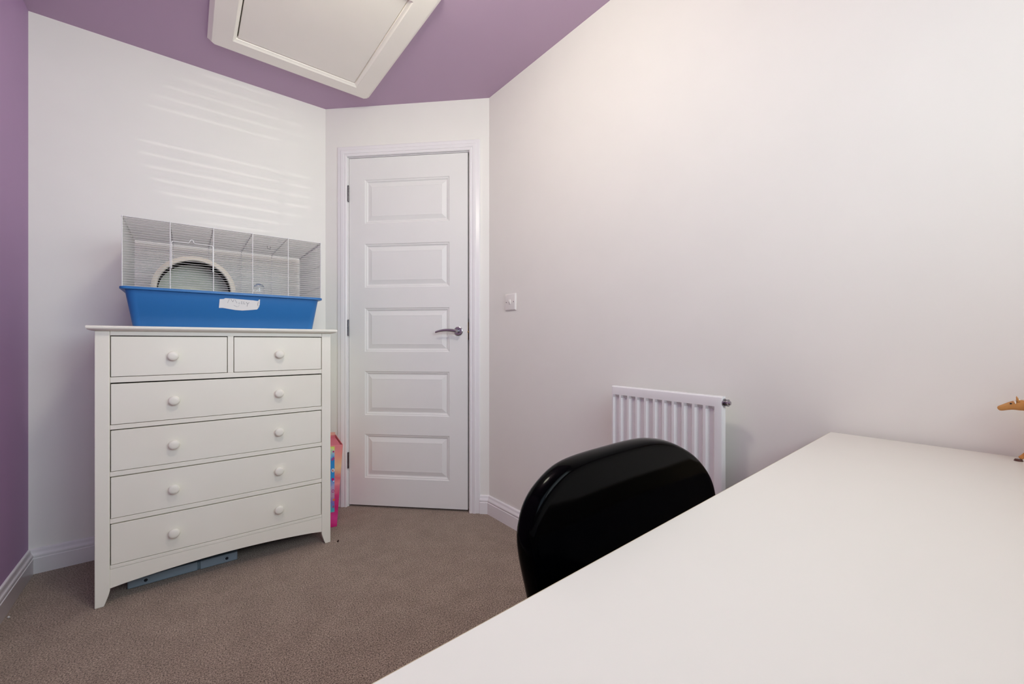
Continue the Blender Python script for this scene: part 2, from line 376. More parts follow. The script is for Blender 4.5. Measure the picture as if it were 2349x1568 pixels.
# hinges
for zz in (1.794, 1.024, 0.264):
    h = NB(); box(h, D0-0.006, D0-0.001, -0.001, 0.030, zz-0.045, zz+0.045)
    for k in range(5):
        z0 = zz-0.044+k*0.0178; lathe(h, [(0, 0), (0.0048, 0), (0.0048, 0.0168), (0, 0.0168)], 12, Matrix.Translation((D0-0.003, -0.0048, z0)))
    lathe(h, [(0, 0), (0.0035, 0), (0.0045, 0.002), (0, 0.004)], 10, Matrix.Translation((D0-0.003, -0.0048, zz+0.045)))
    build('hinge', h, M['steel'], door, smooth=True)
h = NB(); box(h, D1-0.001, D1+0.0015, 0.004, 0.026, 0.955, 1.055); lathe(h, [(0, 0), (0.005, 0), (0.004, 0.004), (0, 0.005)], 12, RX(90, (D1+0.003, 0.002, 1.000)))
build('latch', h, M['brass'], door, bevel=0.001)
h = NB(); box(h, L(SR)-0.0015, L(SR)+0.001, 0.0, 0.03, 0.95, 1.07); build('strike_plate', h, M['steel'], door)

# ------------------------------------------------------------------ loft hatch in the ceiling
hz0 = 2.270
lh = empty('loft_hatch', (0.427, 1.84, ZC)); tag(lh, 'white square loft hatch with a raised frame in the purple ceiling', 'hatch')
def framed(bm, x0, x1, y0, y1, prof, cc):
    """square picture-frame sweep; prof (inset, z), cc chamfer of the outer corners"""
    R_ = []
    for ins, z, c in prof:
        c = max(c, 0.0005)
        P = [(x0+ins+c, y0+ins), (x1-ins-c, y0+ins), (x1-ins, y0+ins+c), (x1-ins, y1-ins-c), (x1-ins-c, y1-ins), (x0+ins+c, y1-ins), (x0+ins, y1-ins-c), (x0+ins, y0+ins+c)]
        R_.append([bm.verts.new((x, y, z)) for x, y in P])
    for a, b in zip(R_, R_[1:]):
        for k in range(8): bm.faces.new((a[k], a[(k+1) % 8], b[(k+1) % 8], b[k]))
    bm.faces.new(R_[0]); return R_[-1]
cx_, cy_ = 0.427, 1.84
bm = NB()
R = framed(bm, 0.070-cx_, 0.782-cx_, 1.405-cy_, 2.270-cy_, [(0.0, 0, 0.018), (0.0, -0.006, 0.018), (0.004, -0.009, 0.017), (0.012, -0.019, 0.014), (0.016, -0.021, 0.012), (0.088, -0.021, 0.002), (0.094, -0.015, 0.0), (0.1, -0.012, 0), (0.104, 0.0, 0)], 0.02)
bm.faces.new(R)
build('hatch_frame', bm, M['hatch'], lh, smooth=True, angle=25)
bm = NB(); box(bm, 0.176-cx_, 0.678-cx_, 1.511-cy_, 2.164-cy_, -0.010, -0.001)
build('hatch_panel', bm, M['hatch'], lh, bevel=0.002)

# ------------------------------------------------------------------ chest of drawers
ch = empty('chest_of_drawers', (0.139, 2.28, 0)); tag(ch, 'ivory wooden chest of six drawers with round knobs against the white wall', 'chest of drawers')
ox, oy = -0.139, -2.28
def cbox(bm, x0, x1, y0, y1, z0, z1): return box(bm, x0+ox, x1+ox, y0+oy, y1+oy, z0, z1)
FY = 2.050; BY = 2.500; PW = 0.039
bm = NB()    # carcass: sides, back, rails, divider
cbox(bm, -0.250, -0.234, FY+0.03, BY, 0.055, 0.984); cbox(bm, 0.512, 0.528, FY+0.03, BY, 0.055, 0.984)
cbox(bm, -0.234, 0.512, BY-0.008, BY, 0.06, 0.984)
for z0, z1 in ((0.9675, 0.984), (0.797, 0.817), (0.628, 0.6445), (0.459, 0.476), (0.290, 0.307), (0.127, 0.140)):
    cbox(bm, -0.2165, 0.4925, FY+0.001, FY+0.03, z0, z1)
cbox(bm, 0.1315, 0.1515, FY+0.0005, FY+0.03, 0.817, 0.9675)
carc = build('carcass', bm, M['dresser'], ch, bevel=0.0012)
bm = NB(); cbox(bm, -0.232, 0.510, FY+0.06, FY+0.066, 0.13, 0.98); cbox(bm, -0.233, 0.511, FY+0.03, BY-0.01, 0.120, 0.127)
build('shade_board', bm, M['gap_shade'], ch)  # dark board added so the drawer gaps read as shaded
def post(x0, x1, inner_right):
    w = x1-x0; pts = [(0, 0.0), (0, 0.984), (w, 0.984), (w, 0.055)]
    for t in (0.0, 0.25, 0.5, 0.75, 1.0):
        pts.append((w-0.004*t-0.011*t**1.3, 0.050*(1-t)))
    pts = [(p[0], p[1]) for p in pts]
    if not inner_right: pts = [(w-p[0], p[1]) for p in pts][::-1]
    return [(p[0]+x0+ox, p[1]) for p in pts]
for x0, x1, ir in ((-0.256, -0.217, True), (0.493, 0.532, False)):
    bm = NB(); prism(bm, post(x0, x1, ir), 'y', FY+oy, FY+oy+0.038); build('leg', bm, M['dresser'], ch, bevel=0.002)
    bm = NB(); prism(bm, post(x0, x1, ir), 'y', BY+oy-0.035, BY+oy); build('leg', bm, M['dresser'], ch, bevel=0.002)
# arched apron
pts = [(-0.217, 0.1265), (0.493, 0.1265)]
for i in range(17):
    t = i/16; x = 0.493-0.71*t; pts.append((x, 0.058+0.022*math.sin(math.pi*t)**0.8))
bm = NB(); prism(bm, [(p[0]+ox, p[1]) for p in pts], 'y', FY+oy+0.002, FY+oy+0.022); build('apron', bm, M['dresser'], ch, bevel=0.001)
# top with underside chamfer
bm = NB()
def rect(x0, x1, y0, y1, z): return [bm.verts.new((x+ox, y+oy, z)) for x, y in ((x0, y0), (x1, y0), (x1, y1), (x0, y1))]
R_ = [rect(-0.262, 0.540, 2.044, 2.508, 0.984), rect(-0.272, 0.551, 2.030, 2.509, 0.988), rect(-0.2755, 0.5555, 2.0255, 2.51, 0.9935), rect(-0.2755, 0.5555, 2.0255, 2.51, 0.9995), rect(-0.274, 0.554, 2.027, 2.51, 1.002)]
for a, b in zip(R_, R_[1:]):
    for k in range(4): bm.faces.new((a[k], a[(k+1) % 4], b[(k+1) % 4], b[k]))
bm.faces.new(R_[0][::-1]); bm.faces.new(R_[-1])
build('top_board', bm, M['dresser'], ch, smooth=True, angle=60)
KN = [(0.0085, 0), (0.0075, 0.005), (0.0085, 0.009), (0.0135, 0.0115), (0.0170, 0.0145), (0.0178, 0.0175), (0.0168, 0.0210), (0.0135, 0.0232), (0.007, 0.0240), (0, 0.0242)]
drs = [(-0.215, 0.130, 0.8188, 0.9655, [(-0.041, 0.891)]), (0.153, 0.491, 0.8188, 0.9655, [(0.3185, 0.891)])]
for z0, z1, kz in ((0.6463, 0.7935, 0.720), (0.4778, 0.6255, 0.551), (0.3088, 0.4565, 0.380), (0.1418, 0.2875, 0.211)):
    drs.append((-0.215, 0.491, z0, z1, [(-0.038, kz), (0.317, kz)]))
for i, (x0, x1, z0, z1, ks) in enumerate(drs):
    bm = NB(); cbox(bm, x0+0.0006, x1-0.0006, FY+0.0005, FY+0.019, z0, z1-0.0012); d = build('drawer', bm, M['dresser'], ch, bevel=0.0012)
    bm = NB(); cbox(bm, x0+0.014, x1-0.014, FY+0.0195, FY+0.055, z0+0.012, z1-0.02)
    build('drawer_box', bm, M['gap_shade'], d)  # shade behind the drawer front put into its dark colour
    for kx, kz in ks:
        bm = NB(); lathe(bm, KN, 28, RX(90, (kx+ox, FY+oy+0.001, kz))); build('knob', bm, M['dresser'], d, smooth=True, angle=60)

# ------------------------------------------------------------------ cage on the chest of drawers
cg = empty('pet_cage', (0.150, 2.265, 1.002)); tag(cg, 'small pet cage with blue tub and white wire top on the chest of drawers', 'cage')
gx, gy, gz = -0.150, -2.265, -1.002
def G(x, y, z): return (x+gx, y+gy, z+gz)
def rr(x0, x1, y0, y1, r, z, n=5):
    out = []
    for cx0, cy0, a0 in ((x1-r, y0+r, -90), (x1-r, y1-r, 0), (x0+r, y1-r, 90), (x0+r, y0+r, 180)):
        for k in range(n+1):
            a = math.radians(a0+90*k/n); out.append(G(cx0+r*math.cos(a), cy0+r*math.sin(a), z))
    return out
bm = NB(); CX0, CX1, CY0, CY1 = -0.193, 0.494, 2.034, 2.500
# outer skin up, lip, inner skin down
lay = [(0.036, 0.030, 1.002), (0.033, 0.03, 1.0045), (0.014, 0.03, 1.128), (0.012, 0.03, 1.1375), (0.0015, 0.022, 1.1375), (0.0, 0.02, 1.139), (0.0, 0.02, 1.146), (0.0015, 0.02, 1.1475), (0.010, 0.02, 1.1475), (0.013, 0.025, 1.143), (0.016, 0.028, 1.130), (0.0365, 0.03, 1.006), (0.060, 0.03, 1.005)]
Rg = [[bm.verts.new(p) for p in rr(CX0+i, CX1-i, CY0+i*0.9, CY1-i*0.9, r, z)] for i, r, z in lay]
for a, b in zip(Rg, Rg[1:]):
    n = len(a)
    for k in range(n): bm.faces.new((a[k], a[(k+1) % n], b[(k+1) % n], b[k]))
bm.faces.new(Rg[0][::-1]); bm.faces.new(Rg[-1])
build('tub', bm, M['blue'], cg, smooth=True, angle=40)
# clips at both ends
for x0, x1 in ((CX0+0.003, CX0+0.016), (CX1-0.016, CX1-0.003)):
    bm = NB(); prism(bm, [(x0+gx, 1.137+gz), (x1+gx, 1.137+gz), ((x1 if x0 < 0 else x0)+gx, 1.117+gz)], 'y', 2.25+gy, 2.29+gy)
    build('clip', bm, M['blue'], cg, bevel=0.001)
WX_0, WX_1, WY_0, WY_1, WZ_0, WZ_1 = -0.184, 0.486, 2.043, 2.488, 1.1455, 1.402
fr, br = 0.0010, 0.0016
def wire(bm, p, q, r=fr, n=5):
    k = len(bm.faces); tube(bm, [G(*p), G(*q)], r, n)
    if r > 0.0013:
        bm.faces.ensure_lookup_table()
        for f in list(bm.faces)[k:]: f.material_index = 1
pan = (WX_1-WX_0)/5
def face_panel(name, y, out):
    bm = NB(); z = WZ_0+0.004
    while z < WZ_1-0.002:
        wire(bm, (WX_0, y, z), (WX_1, y, z)); z += 0.0091
    for k in range(6):
        x = WX_0+pan*k; wire(bm, (x, y+out*0.0022, WZ_0-0.002), (x, y+out*0.0022, WZ_1+0.002), br, 6)
    wire(bm, (WX_0, y, WZ_1), (WX_1, y, WZ_1), br)
    return build(name, bm, [M['wire'], M['bar']], cg, smooth=True, angle=80)
face_panel('front_grille', WY_0, -1); face_panel('back_grille', WY_1, 1)
bm = NB(); y = WY_0+0.006
while y < WY_1-0.004:
    wire(bm, (WX_0, y, WZ_1), (WX_1, y, WZ_1)); y += 0.0098
for k in range(6):
    x = WX_0+pan*k; wire(bm, (x, WY_0, WZ_1+0.0022), (x, WY_1, WZ_1+0.0022), br, 6)
build('roof_grille', bm, [M['wire'], M['bar']], cg, smooth=True, angle=80)
for x, out in ((WX_0, -1), (WX_1, 1)):
    bm = NB(); y = WY_0+0.008
    while y < WY_1-0.004:
        wire(bm, (x, y, WZ_0), (x, y, WZ_1)); y += 0.0095
    for z in (1.20, 1.30, WZ_1-0.001): wire(bm, (x+out*0.0022, WY_0, z), (x+out*0.0022, WY_1, z), br, 6)
    wire(bm, (x, WY_0, WZ_1-0.006), (x, WY_1, WZ_1-0.006), 0.0014)
    build('side_grille', bm, [M['wire'], M['bar']], cg, smooth=True, angle=80)
# wire door with hooked latch
bm = NB(); y = WY_0-0.0045; xa, xb = -0.046, 0.082; zt = 1.330
arc = lambda cx, cz, r, a0, a1, n=5: [G(cx+r*math.cos(math.radians(a0+(a1-a0)*k/n)), y, cz+r*math.sin(math.radians(a0+(a1-a0)*k/n))) for k in range(n+1)]
pts = [G(xa, y, 1.225)]+arc(xa+0.006, zt-0.006, 0.006, 180, 90)
pts += [G(0.006, y, zt), G(0.010, y, zt+0.008)]+arc(0.015, zt+0.008, 0.005, 150, 30)+[G(0.021, y, zt+0.003), G(0.026, y, zt)]
pts += arc(xb-0.006, zt-0.006, 0.006, 90, 0)+[G(xb, y, 1.225)]
tube(bm, pts, 0.0016, 6)
build('cage_door', bm, M['bar'], cg, smooth=True, angle=80)
bm = NB(); tube(bm, [G(0.30, 2.25, WZ_1-0.003), G(0.30, 2.25, WZ_1-0.014), G(0.312, 2.25, WZ_1-0.016), G(0.312, 2.25, WZ_1-0.003)], 0.0012, 5)
build('roof_hook', bm, M['steel'], cg, smooth=True)
# torn paper name label stuck on the tub's front, and its handwriting
def tubY(z): return CY0+0.9*(0.033+(0.014-0.033)*(z-1.0045)/(1.128-1.0045))
O = [(0.1045, 1.1185), (0.1178, 1.1200), (0.1230, 1.1235), (0.1472, 1.1235), (0.1824, 1.1220), (0.2211, 1.1205), (0.2340, 1.1190), (0.2395, 1.1195), (0.2405, 1.1245), (0.2453, 1.1260), (0.2445, 1.1030), (0.2430, 1.0985), (0.2395, 1.1010), (0.2385, 1.0970), (0.2430, 1.0950), (0.2400, 1.0905), (0.2370, 1.0935), (0.2360, 1.0890), (0.2385, 1.0870), (0.2350, 1.0830), (0.208, 1.0790), (0.1824, 1.0760), (0.1572, 1.0770), (0.1324, 1.081), (0.1154, 1.0837), (0.1021, 1.083)]
bm = NB()
def LP(x, z, off): return G(x, tubY(z)-off, z)
A = [bm.verts.new(LP(x, z, 0.0014)) for x, z in O]; B = [bm.verts.new(LP(x, z, 0.0004)) for x, z in O]
for i in range(len(O)): bm.faces.new((A[i], A[(i+1) % len(O)], B[(i+1) % len(O)], B[i]))
fa = bm.faces.new(A); fb = bm.faces.new(B[::-1]); bmesh.ops.triangulate(bm, faces=[fa, fb])
lab = build('name_label', bm, M['paper'], cg); tag(lab, 'torn white paper strip with a handwritten name')
def stroke(bm, P, w, off=0.0018):
    for a, b in zip(P, P[1:]):
        d = Vector((b[0]-a[0], b[1]-a[1])); n_ = Vector((-d.y, d.x)).normalized()*w/2
        q = [(a[0]+n_.x, a[1]+n_.y), (b[0]+n_.x, b[1]+n_.y), (b[0]-n_.x, b[1]-n_.y), (a[0]-n_.x, a[1]-n_.y)]
        v = [bm.verts.new(LP(x, z, off)) for x, z in q]+[bm.verts.new(LP(x, z, off-0.0003)) for x, z in q]
        for f in ((0, 1, 2, 3), (7, 6, 5, 4), (0, 4, 5, 1), (1, 5, 6, 2), (2, 6, 7, 3), (3, 7, 4, 0)): bm.faces.new([v[k] for k in f])
bm = NB()
for P, w in (([(0.1312, 1.1040), (0.1330, 1.1110), (0.1378, 1.1215)], 0.0008), ([(0.1415, 1.1215), (0.1490, 1.1095), (0.1530, 1.1200)], 0.0009), ([(0.1570, 1.1190), (0.1605, 1.1110), (0.1634, 1.1050)], 0.0009),
             ([(0.1712, 1.1085), (0.1690, 1.1060), (0.1700, 1.1030), (0.1725, 1.1035), (0.1735, 1.1065), (0.1712, 1.1085)], 0.0005),
             ([(0.1798, 1.1150), (0.1790, 1.1040), (0.1822, 1.1038)], 0.0011), ([(0.1870, 1.1140), (0.1868, 1.1035), (0.1925, 1.1040)], 0.0010),
             ([(0.1950, 1.1120), (0.2010, 1.1045)], 0.0012), ([(0.2065, 1.1110), (0.2010, 1.1045), (0.1985, 1.0935)], 0.0012),
             ([(0.1522, 1.0960), (0.1580, 1.0935), (0.1640, 1.0905)], 0.0008), ([(0.1640, 1.0905), (0.1690, 1.0930), (0.1715, 1.0975)], 0.0005)):
    stroke(bm, P, w)
build('handwriting', bm, M['pencil'], lab)
bm = NB()
for k in range(3): lathe(bm, [(0, 0), (0.0014, 0), (0.0014, 0.0006), (0, 0.0006)], 10, RX(90, LP(0.2385-0.0008*k, 1.1140-0.0058*k, 0.0013)))
build('punched_hole', bm, M['darkhole'], lab)

# exercise wheel standing in the cage
ew = empty('exercise_wheel', (0.027, 2.20, 1.0075)); tag(ew, 'large cream exercise wheel inside the cage', 'exercise wheel')
R0 = 0.139; wc = 1.158-1.0075; yw = -0.060
Mw = RX(-90, (0, yw, wc))          # local z -> +y
bm = NB(); lathe(bm, [(R0, 0.0), (R0, 0.010), (R0-0.003, 0.012), (R0-0.018, 0.012), (R0-0.019, 0.009), (R0-0.019, 0.001), (R0-0.016, -0.002), (R0-0.003, -0.002), (R0, 0.0)], 72, Mw)
build('rim', bm, M['cream'], ew, smooth=True, angle=40)
bm = NB(); lathe(bm, [(R0-0.004, 0.0121), (R0-0.004, 0.140), (R0-0.018, 0.140), (R0-0.018, 0.136), (R0-0.008, 0.136), (R0-0.008, 0.0121), (R0-0.004, 0.0121)], 72, Mw)
build('drum', bm, M['drum'], ew, smooth=True, angle=40)
bm = NB(); lathe(bm, [(0, 0.132), (R0-0.016, 0.132), (R0-0.016, 0.138), (0, 0.138)], 72, Mw)
lathe(bm, [(0, 0.122), (0.014, 0.122), (0.016, 0.1319), (0, 0.1319)], 32, Mw)
build('back_disc', bm, M['disc'], ew, smooth=True, angle=40)
bm = NB(); tube(bm, [(-0.075, yw+0.155, 0.003), (0, yw+0.150, wc), (0.075, yw+0.155, 0.003)], 0.004, 8); tube(bm, [(-0.085, yw+0.06, 0.003), (-0.075, yw+0.155, 0.003), (0.075, yw+0.155, 0.003), (0.085, yw+0.06, 0.003)], 0.003, 8)
tube(bm, [(0, yw+0.1385, wc), (0, yw+0.154, wc)], 0.006, 10)
build('stand', bm, M['cream'], ew, smooth=True)
# clear drinking tube
wb = empty('drinking_bottle', (0.268, 2.27, 1.0055)); tag(wb, 'small clear round topped bottle standing in the cage', 'bottle')
bm = NB(); lathe(bm, [(0, 0.150), (0.020, 0.150), (0.0215, 0.152), (0.0215, 0.195), (0.019, 0.206), (0.012, 0.213), (0, 0.216)], 28); build('bottle_body', bm, M['clear'], wb, smooth=True, angle=50)
bm = NB(); lathe(bm, [(0, 0.0), (0.026, 0.0), (0.026, 0.004), (0.023, 0.006), (0.022, 0.12), (0.024, 0.125), (0.024, 0.1495), (0, 0.1495)], 28); build('bottle_cap', bm, M['capgrey'], wb, smooth=True, angle=40)

# ------------------------------------------------------------------ grey folded plastic thing under the chest
ub = empty('underbed_tray', (0.0, 2.28, 0)); tag(ub, 'flat grey blue plastic tray lying under the chest of drawers', 'tray')
for x0, x1 in ((-0.178, 0.036), (0.042, 0.172)):
    bm = NB(); box(bm, x0, x1, -0.148, 0.12, 0.001, 0.036); build('tray_half', bm, M['grey_plastic'], ub, bevel=0.004)
bm = NB(); box(bm, 0.0365, 0.0415, -0.143, 0.10, 0.002, 0.034); build('joint_strip', bm, M['grey_plastic'], ub, bevel=0.002)
for x in (-0.125, 0.134):
    bm = NB(); lathe(bm, [(0.0115, 0), (0.0115, 0.0015), (0.0105, 0.002), (0.0095, 0.001), (0.0, 0.001)], 24, RX(90, (x, -0.148, 0.020)))
    sc = build('screw_cover', bm, M['grey_plastic'], ub, smooth=True)
    bm = NB(); lathe(bm, [(0.0058, 0), (0.0058, 0.0022), (0, 0.0024)], 16, RX(90, (x, -0.148, 0.020))); build('screw', bm, M['darkhole'], sc, smooth=True)

# ------------------------------------------------------------------ pink toy box between chest and door
pb = empty('toy_box', (0.59, 2.30, 0)); tag(pb, 'tall narrow pink and orange cardboard toy box beside the chest of drawers', 'box')
mgrad = ramp_mat('pink_orange_print', [(0.0, srgb(214, 30, 122)), (0.12, srgb(226, 70, 150)), (0.22, srgb(205, 30, 115)), (0.40, srgb(214, 60, 120)), (0.52, srgb(238, 150, 150)), (0.60, srgb(222, 110, 118)), (0.72, srgb(236, 196, 150)), (0.85, srgb(236, 160, 140)), (1.0, srgb(228, 130, 140))], 0, 0.42, noise=0.12, nscale=25)
mblue = ramp_mat('blue_window_print', [(0.0, srgb(220, 90, 160)), (0.08, srgb(236, 120, 180)), (0.20, srgb(70, 180, 190)), (0.30, srgb(120, 110, 190)), (0.38, srgb(190, 150, 170)), (0.5, srgb(180, 170, 210)), (0.58, srgb(50, 150, 215)), (0.82, srgb(40, 140, 210)), (0.88, srgb(150, 190, 220)), (0.96, srgb(220, 230, 120)), (1.0, srgb(190, 210, 90))], 0, 0.42, noise=0.10, nscale=60)
H_ = 0.418
bot = [(0.541, 2.214), (0.602, 2.203), (0.640, 2.44), (0.575, 2.45)]; top = [(0.541, 2.226), (0.628, 2.190), (0.664, 2.455), (0.575, 2.465)]
bm = NB(); NR = 14; rows_ = []
for k in range(NR+1):
    t = k/NR; rows_.append([bm.verts.new((b[0]*(1-t)+a[0]*t-0.59, b[1]*(1-t)+a[1]*t-2.30, 0.001+(H_-0.001)*t)) for b, a in zip(bot, top)])
for A, B in zip(rows_, rows_[1:]):
    for k in range(4): bm.faces.new((A[k], A[(k+1) % 4], B[(k+1) % 4], B[k]))
bm.faces.new(rows_[0][::-1])
o = build('carton', bm, mgrad, pb); sm_ = o.modifiers.new('s', 'SOLIDIFY'); sm_.thickness = 0.0015; sm_.offset = -1
# back flap standing and the lid inside
bm = NB(); prism(bm, [(-0.012, 0.440-0.0), (0.070, 0.432), (0.072, H_-0.002), (-0.014, H_-0.002)], 'y', 0.150, 0.152)
build('flap', bm, mat('peach_card', srgb(222, 170, 150), 0.6, 0.3), pb)
bm = NB(); v = [bm.verts.new(p) for p in ((-0.045, -0.068, H_-0.016), (0.034, -0.103, H_-0.010), (0.068, 0.148, H_-0.010), (-0.012, 0.158, H_-0.016))]
bm.faces.new(v); o = build('lid', bm, mat('pink_card', srgb(216, 110, 130), 0.5, 0.3), pb); o.modifiers.new('s', 'SOLIDIFY').thickness = 0.001
# printed front panel strip on the face
def PU(x, z): return (x-0.541)/(0.061+0.026*z/H_)      # share of the face's width at which x lies
def FP(u, z, off=0.0012):
    t = z/H_; a = Vector(bot[0]).lerp(Vector(top[0]), t); b = Vector(bot[1]).lerp(Vector(top[1]), t)
    p = a.lerp(b, u); n_ = Vector((b.y-a.y, -(b.x-a.x))).normalized(); p = p+n_*off
    return (p.x-0.59, p.y-2.30, z)
bm = NB(); q = []
for k in range(13):
    z = 0.077+(0.411-0.077)*k/12; xr = 0.5905+0.001*k/12
    q.append([bm.verts.new(FP(u, z, 0.0018)) for u in (0.05, PU(xr, z)*0.5, PU(xr, z))])
for A, B in zip(q, q[1:]):
    for k in range(2): bm.faces.new((A[k], A[k+1], B[k+1], B[k]))
pr = build('printed_panel', bm, mblue, pb); pr.modifiers.new('s', 'SOLIDIFY').thickness = 0.0006
def disc_on(u, z, r, m, name='printed_mark', hole=0):
    bm = NB(); n = 20; c = Vector(FP(u, z, 0.0032)); ex = (Vector(FP(u+0.01, z, 0.0032))-c).normalized(); ez = Vector((0, 0, 1))
    P = [bm.verts.new(c+ex*r*math.cos(2*math.pi*k/n)+ez*r*1.3*math.sin(2*math.pi*k/n)) for k in range(n)]
    if hole:
        Q = [bm.verts.new(c+ex*hole*math.cos(2*math.pi*k/n)+ez*hole*1.3*math.sin(2*math.pi*k/n)) for k in range(n)]
        for k in range(n): bm.faces.new((P[k], P[(k+1) % n], Q[(k+1) % n], Q[k]))
    else: bm.faces.new(P)
    build(name, bm, m, pr)
mg = mat('magenta_print', srgb(190, 20, 110), 0.4, 0.4); og = mat('orange_print', srgb(226, 120, 60), 0.4, 0.4); wt = mat('white_print', srgb(235, 230, 240), 0.4, 0.4)
for u, z, r, m, hl in ((0.60, 0.350, 0.007, mg, 0.003), (0.50, 0.345, 0.006, mg, 0.003), (0.56, 0.290, 0.011, wt, 0), (0.57, 0.290, 0.008, og, 0), (0.54, 0.245, 0.008, mg, 0), (0.62, 0.235, 0.004, wt, 0), (0.55, 0.185, 0.009, mg, 0.006), (0.62, 0.140, 0.007, og, 0), (0.58, 0.105, 0.006, mg, 0.003), (0.60, 0.385, 0.005, mg, 0)):
    disc_on(PU(0.5855+(u-0.58)*0.05, z), z, r*0.7, m, hole=hl*0.7)

# ------------------------------------------------------------------ radiator
ra = empty('radiator', (XR, 0.755, 0)); tag(ra, 'white ribbed panel radiator on the long wall behind the black chair', 'radiator')
Y0, Y1, Z0, Z1 = 0.556-0.755, 0.955-0.755, 0.185, 0.784
XFr = 1.223-XR
cols = [(Y0, 0.013), (Y0, 0.004), (Y0+0.002, 0.001), (Y0+0.005, 0.0), (Y0+0.012, 0)]
kfac = {}
P = []
def prof_y():
    out = [(Y0, 0.012, 0), (Y0+0.0005, 0.004, 0), (Y0+0.002, 0.0015, 0), (Y0+0.005, 0.0, 0)]
    for k in range(11):
        c = (0.592-0.755)+0.0341*k
        # towards +y: ridge edge, slope, flat recess, slope
        out += [(c-0.0135, 0, 1), (c-0.0060, 0.0105, 1), (c+0.0050, 0.0105, 1), (c+0.0130, 0, 1)]
    out += [(Y1-0.005, 0.0, 0), (Y1-0.002, 0.0015, 0), (Y1-0.0005, 0.004, 0), (Y1, 0.012, 0)]
    return out
py = prof_y()
rows = [(Z1, 0.012, 0), (Z1-0.001, 0.004, 0), (Z1-0.003, 0.0012, 0), (Z1-0.007, 0, 0), (0.7535, 0, 0), (0.7435, 0, 1), (Z0+0.040, 0, 1), (Z0+0.030, 0, 0), (Z0+0.007, 0, 0), (Z0+0.003, 0.0012, 0), (Z0+0.001, 0.004, 0), (Z0, 0.012, 0)]
bm = NB(); g = []
for z, dz, on in rows:
    g.append([bm.verts.new((XFr+max(d if not ch_ else d*on, dz), y, z)) for y, d, ch_ in py])
for i in range(len(rows)-1):
    for j in range(len(py)-1): bm.faces.new((g[i][j], g[i][j+1], g[i+1][j+1], g[i+1][j]))
# back sheet
bk = [bm.verts.new((XFr+0.0215, y, z)) for y, z in ((Y0, Z1), (Y1, Z1), (Y1, Z0), (Y0, Z0))]
bm.faces.new(bk); bm.faces.new([*g[0], bk[1], bk[0]]); bm.faces.new([*g[-1][::-1], bk[3], bk[2]])
bm.faces.new([r[0] for r in g][::-1]+[bk[0], bk[3]][0:2]); bm.faces.new([r[-1] for r in g]+[bk[2], bk[1]])
build('panel', bm, M['radiator'], ra, smooth=True, angle=28)
bm = NB(); n = 16
zz = [(XFr+0.022 if k % 2 else XFr+0.050, Y0+0.03+k*(Y1-Y0-0.06)/32) for k in range(33)]
for a, b in zip(zz, zz[1:]):
    v = [bm.verts.new((a[0], a[1], Z0+0.03)), bm.verts.new((b[0], b[1], Z0+0.03)), bm.verts.new((b[0], b[1], Z1-0.03)), bm.verts.new((a[0], a[1], Z1-0.03))]
    bm.faces.new(v)
build('convector_fins', bm, M['radiator'], ra)
bm = NB()
for y in (Y0+0.07, Y1-0.07): box(bm, XFr+0.050, -0.0, y-0.012, y+0.012, Z0+0.05, Z1-0.06)
build('bracket', bm, M['radiator'], ra, bevel=0.001)
bm = NB(); bx_, bz_ = XFr+0.013, 0.766
lathe(bm, [(0, 0), (0.0125, 0), (0.0125, 0.002), (0.0085, 0.003), (0.0085, 0.008), (0.0105, 0.009), (0.0105, 0.013), (0.0065, 0.0145), (0.0055, 0.018), (0, 0.018)], 20, RX(90, (bx_, Y0-0.0, bz_)))
bp = build('bleed_valve', bm, M['chrome'], ra, smooth=True, angle=30)
bm = NB(); lathe(bm, [(0.0098, 0.0031), (0.0098, 0.0079), (0.0086, 0.0079), (0.0086, 0.0031), (0.0098, 0.0031)], 20, RX(90, (bx_, Y0, bz_))); build('washer', bm, M['steel'], bp, smooth=True, angle=30)
for y, s in ((Y0, -1), (Y1, 1)):
    bm = NB(); x_ = XFr+0.012; tube(bm, [(x_, y+s*0.001, Z0+0.035), (x_, y+s*0.035, Z0+0.035)], 0.010, 14)
    lathe(bm, [(0, 0), (0.014, 0), (0.016, 0.004), (0.016, 0.035), (0.013, 0.040), (0, 0.040)], 20, Matrix.Translation((x_, y+s*0.035, Z0+0.045)))
    tube(bm, [(x_, y+s*0.035, Z0+0.045), (x_, y+s*0.035, 0.0)], 0.0075, 12)
    build('valve', bm, M['radiator'], ra, smooth=True, angle=40)

# ------------------------------------------------------------------ light switch
sw = empty('light_switch', (XR, 1.656, 1.149)); tag(sw, 'white single light switch on the long wall near the door', 'light switch')
bm = NB()
Rq = [[bm.verts.new((x, sy*(w_), sz*(w_))) for sy, sz in ((-1, -1), (1, -1), (1, 1), (-1, 1))] for x, w_ in ((0, 0.0425), (-0.0045, 0.0425), (-0.0085, 0.0385), (-0.009, 0.037))]
for a, b in zip(Rq, Rq[1:]):
    for k in range(4): bm.faces.new((a[k], a[(k+1) % 4], b[(k+1) % 4], b[k]))
bm.faces.new(Rq[-1]); bm.faces.new(Rq[0][::-1])
build('switch_plate', bm, M['switch'], sw, bevel=0.0008)
bm = NB(); prism(bm, [(-0.0085, -0.0125), (-0.0105, -0.0125), (-0.0165, 0.002), (-0.0140, 0.0125), (-0.0085, 0.0125)], 'y', -0.0065, 0.0065); build('rocker', bm, M['switch'], sw, bevel=0.001)
for y in (-0.030, 0.030):
    bm = NB(); lathe(bm, [(0, 0), (0.0028, 0), (0.0028, 0.0006), (0, 0.001)], 14, RY(-90, (-0.009, y, 0))); build('screw', bm, M['steel'], sw, smooth=True)

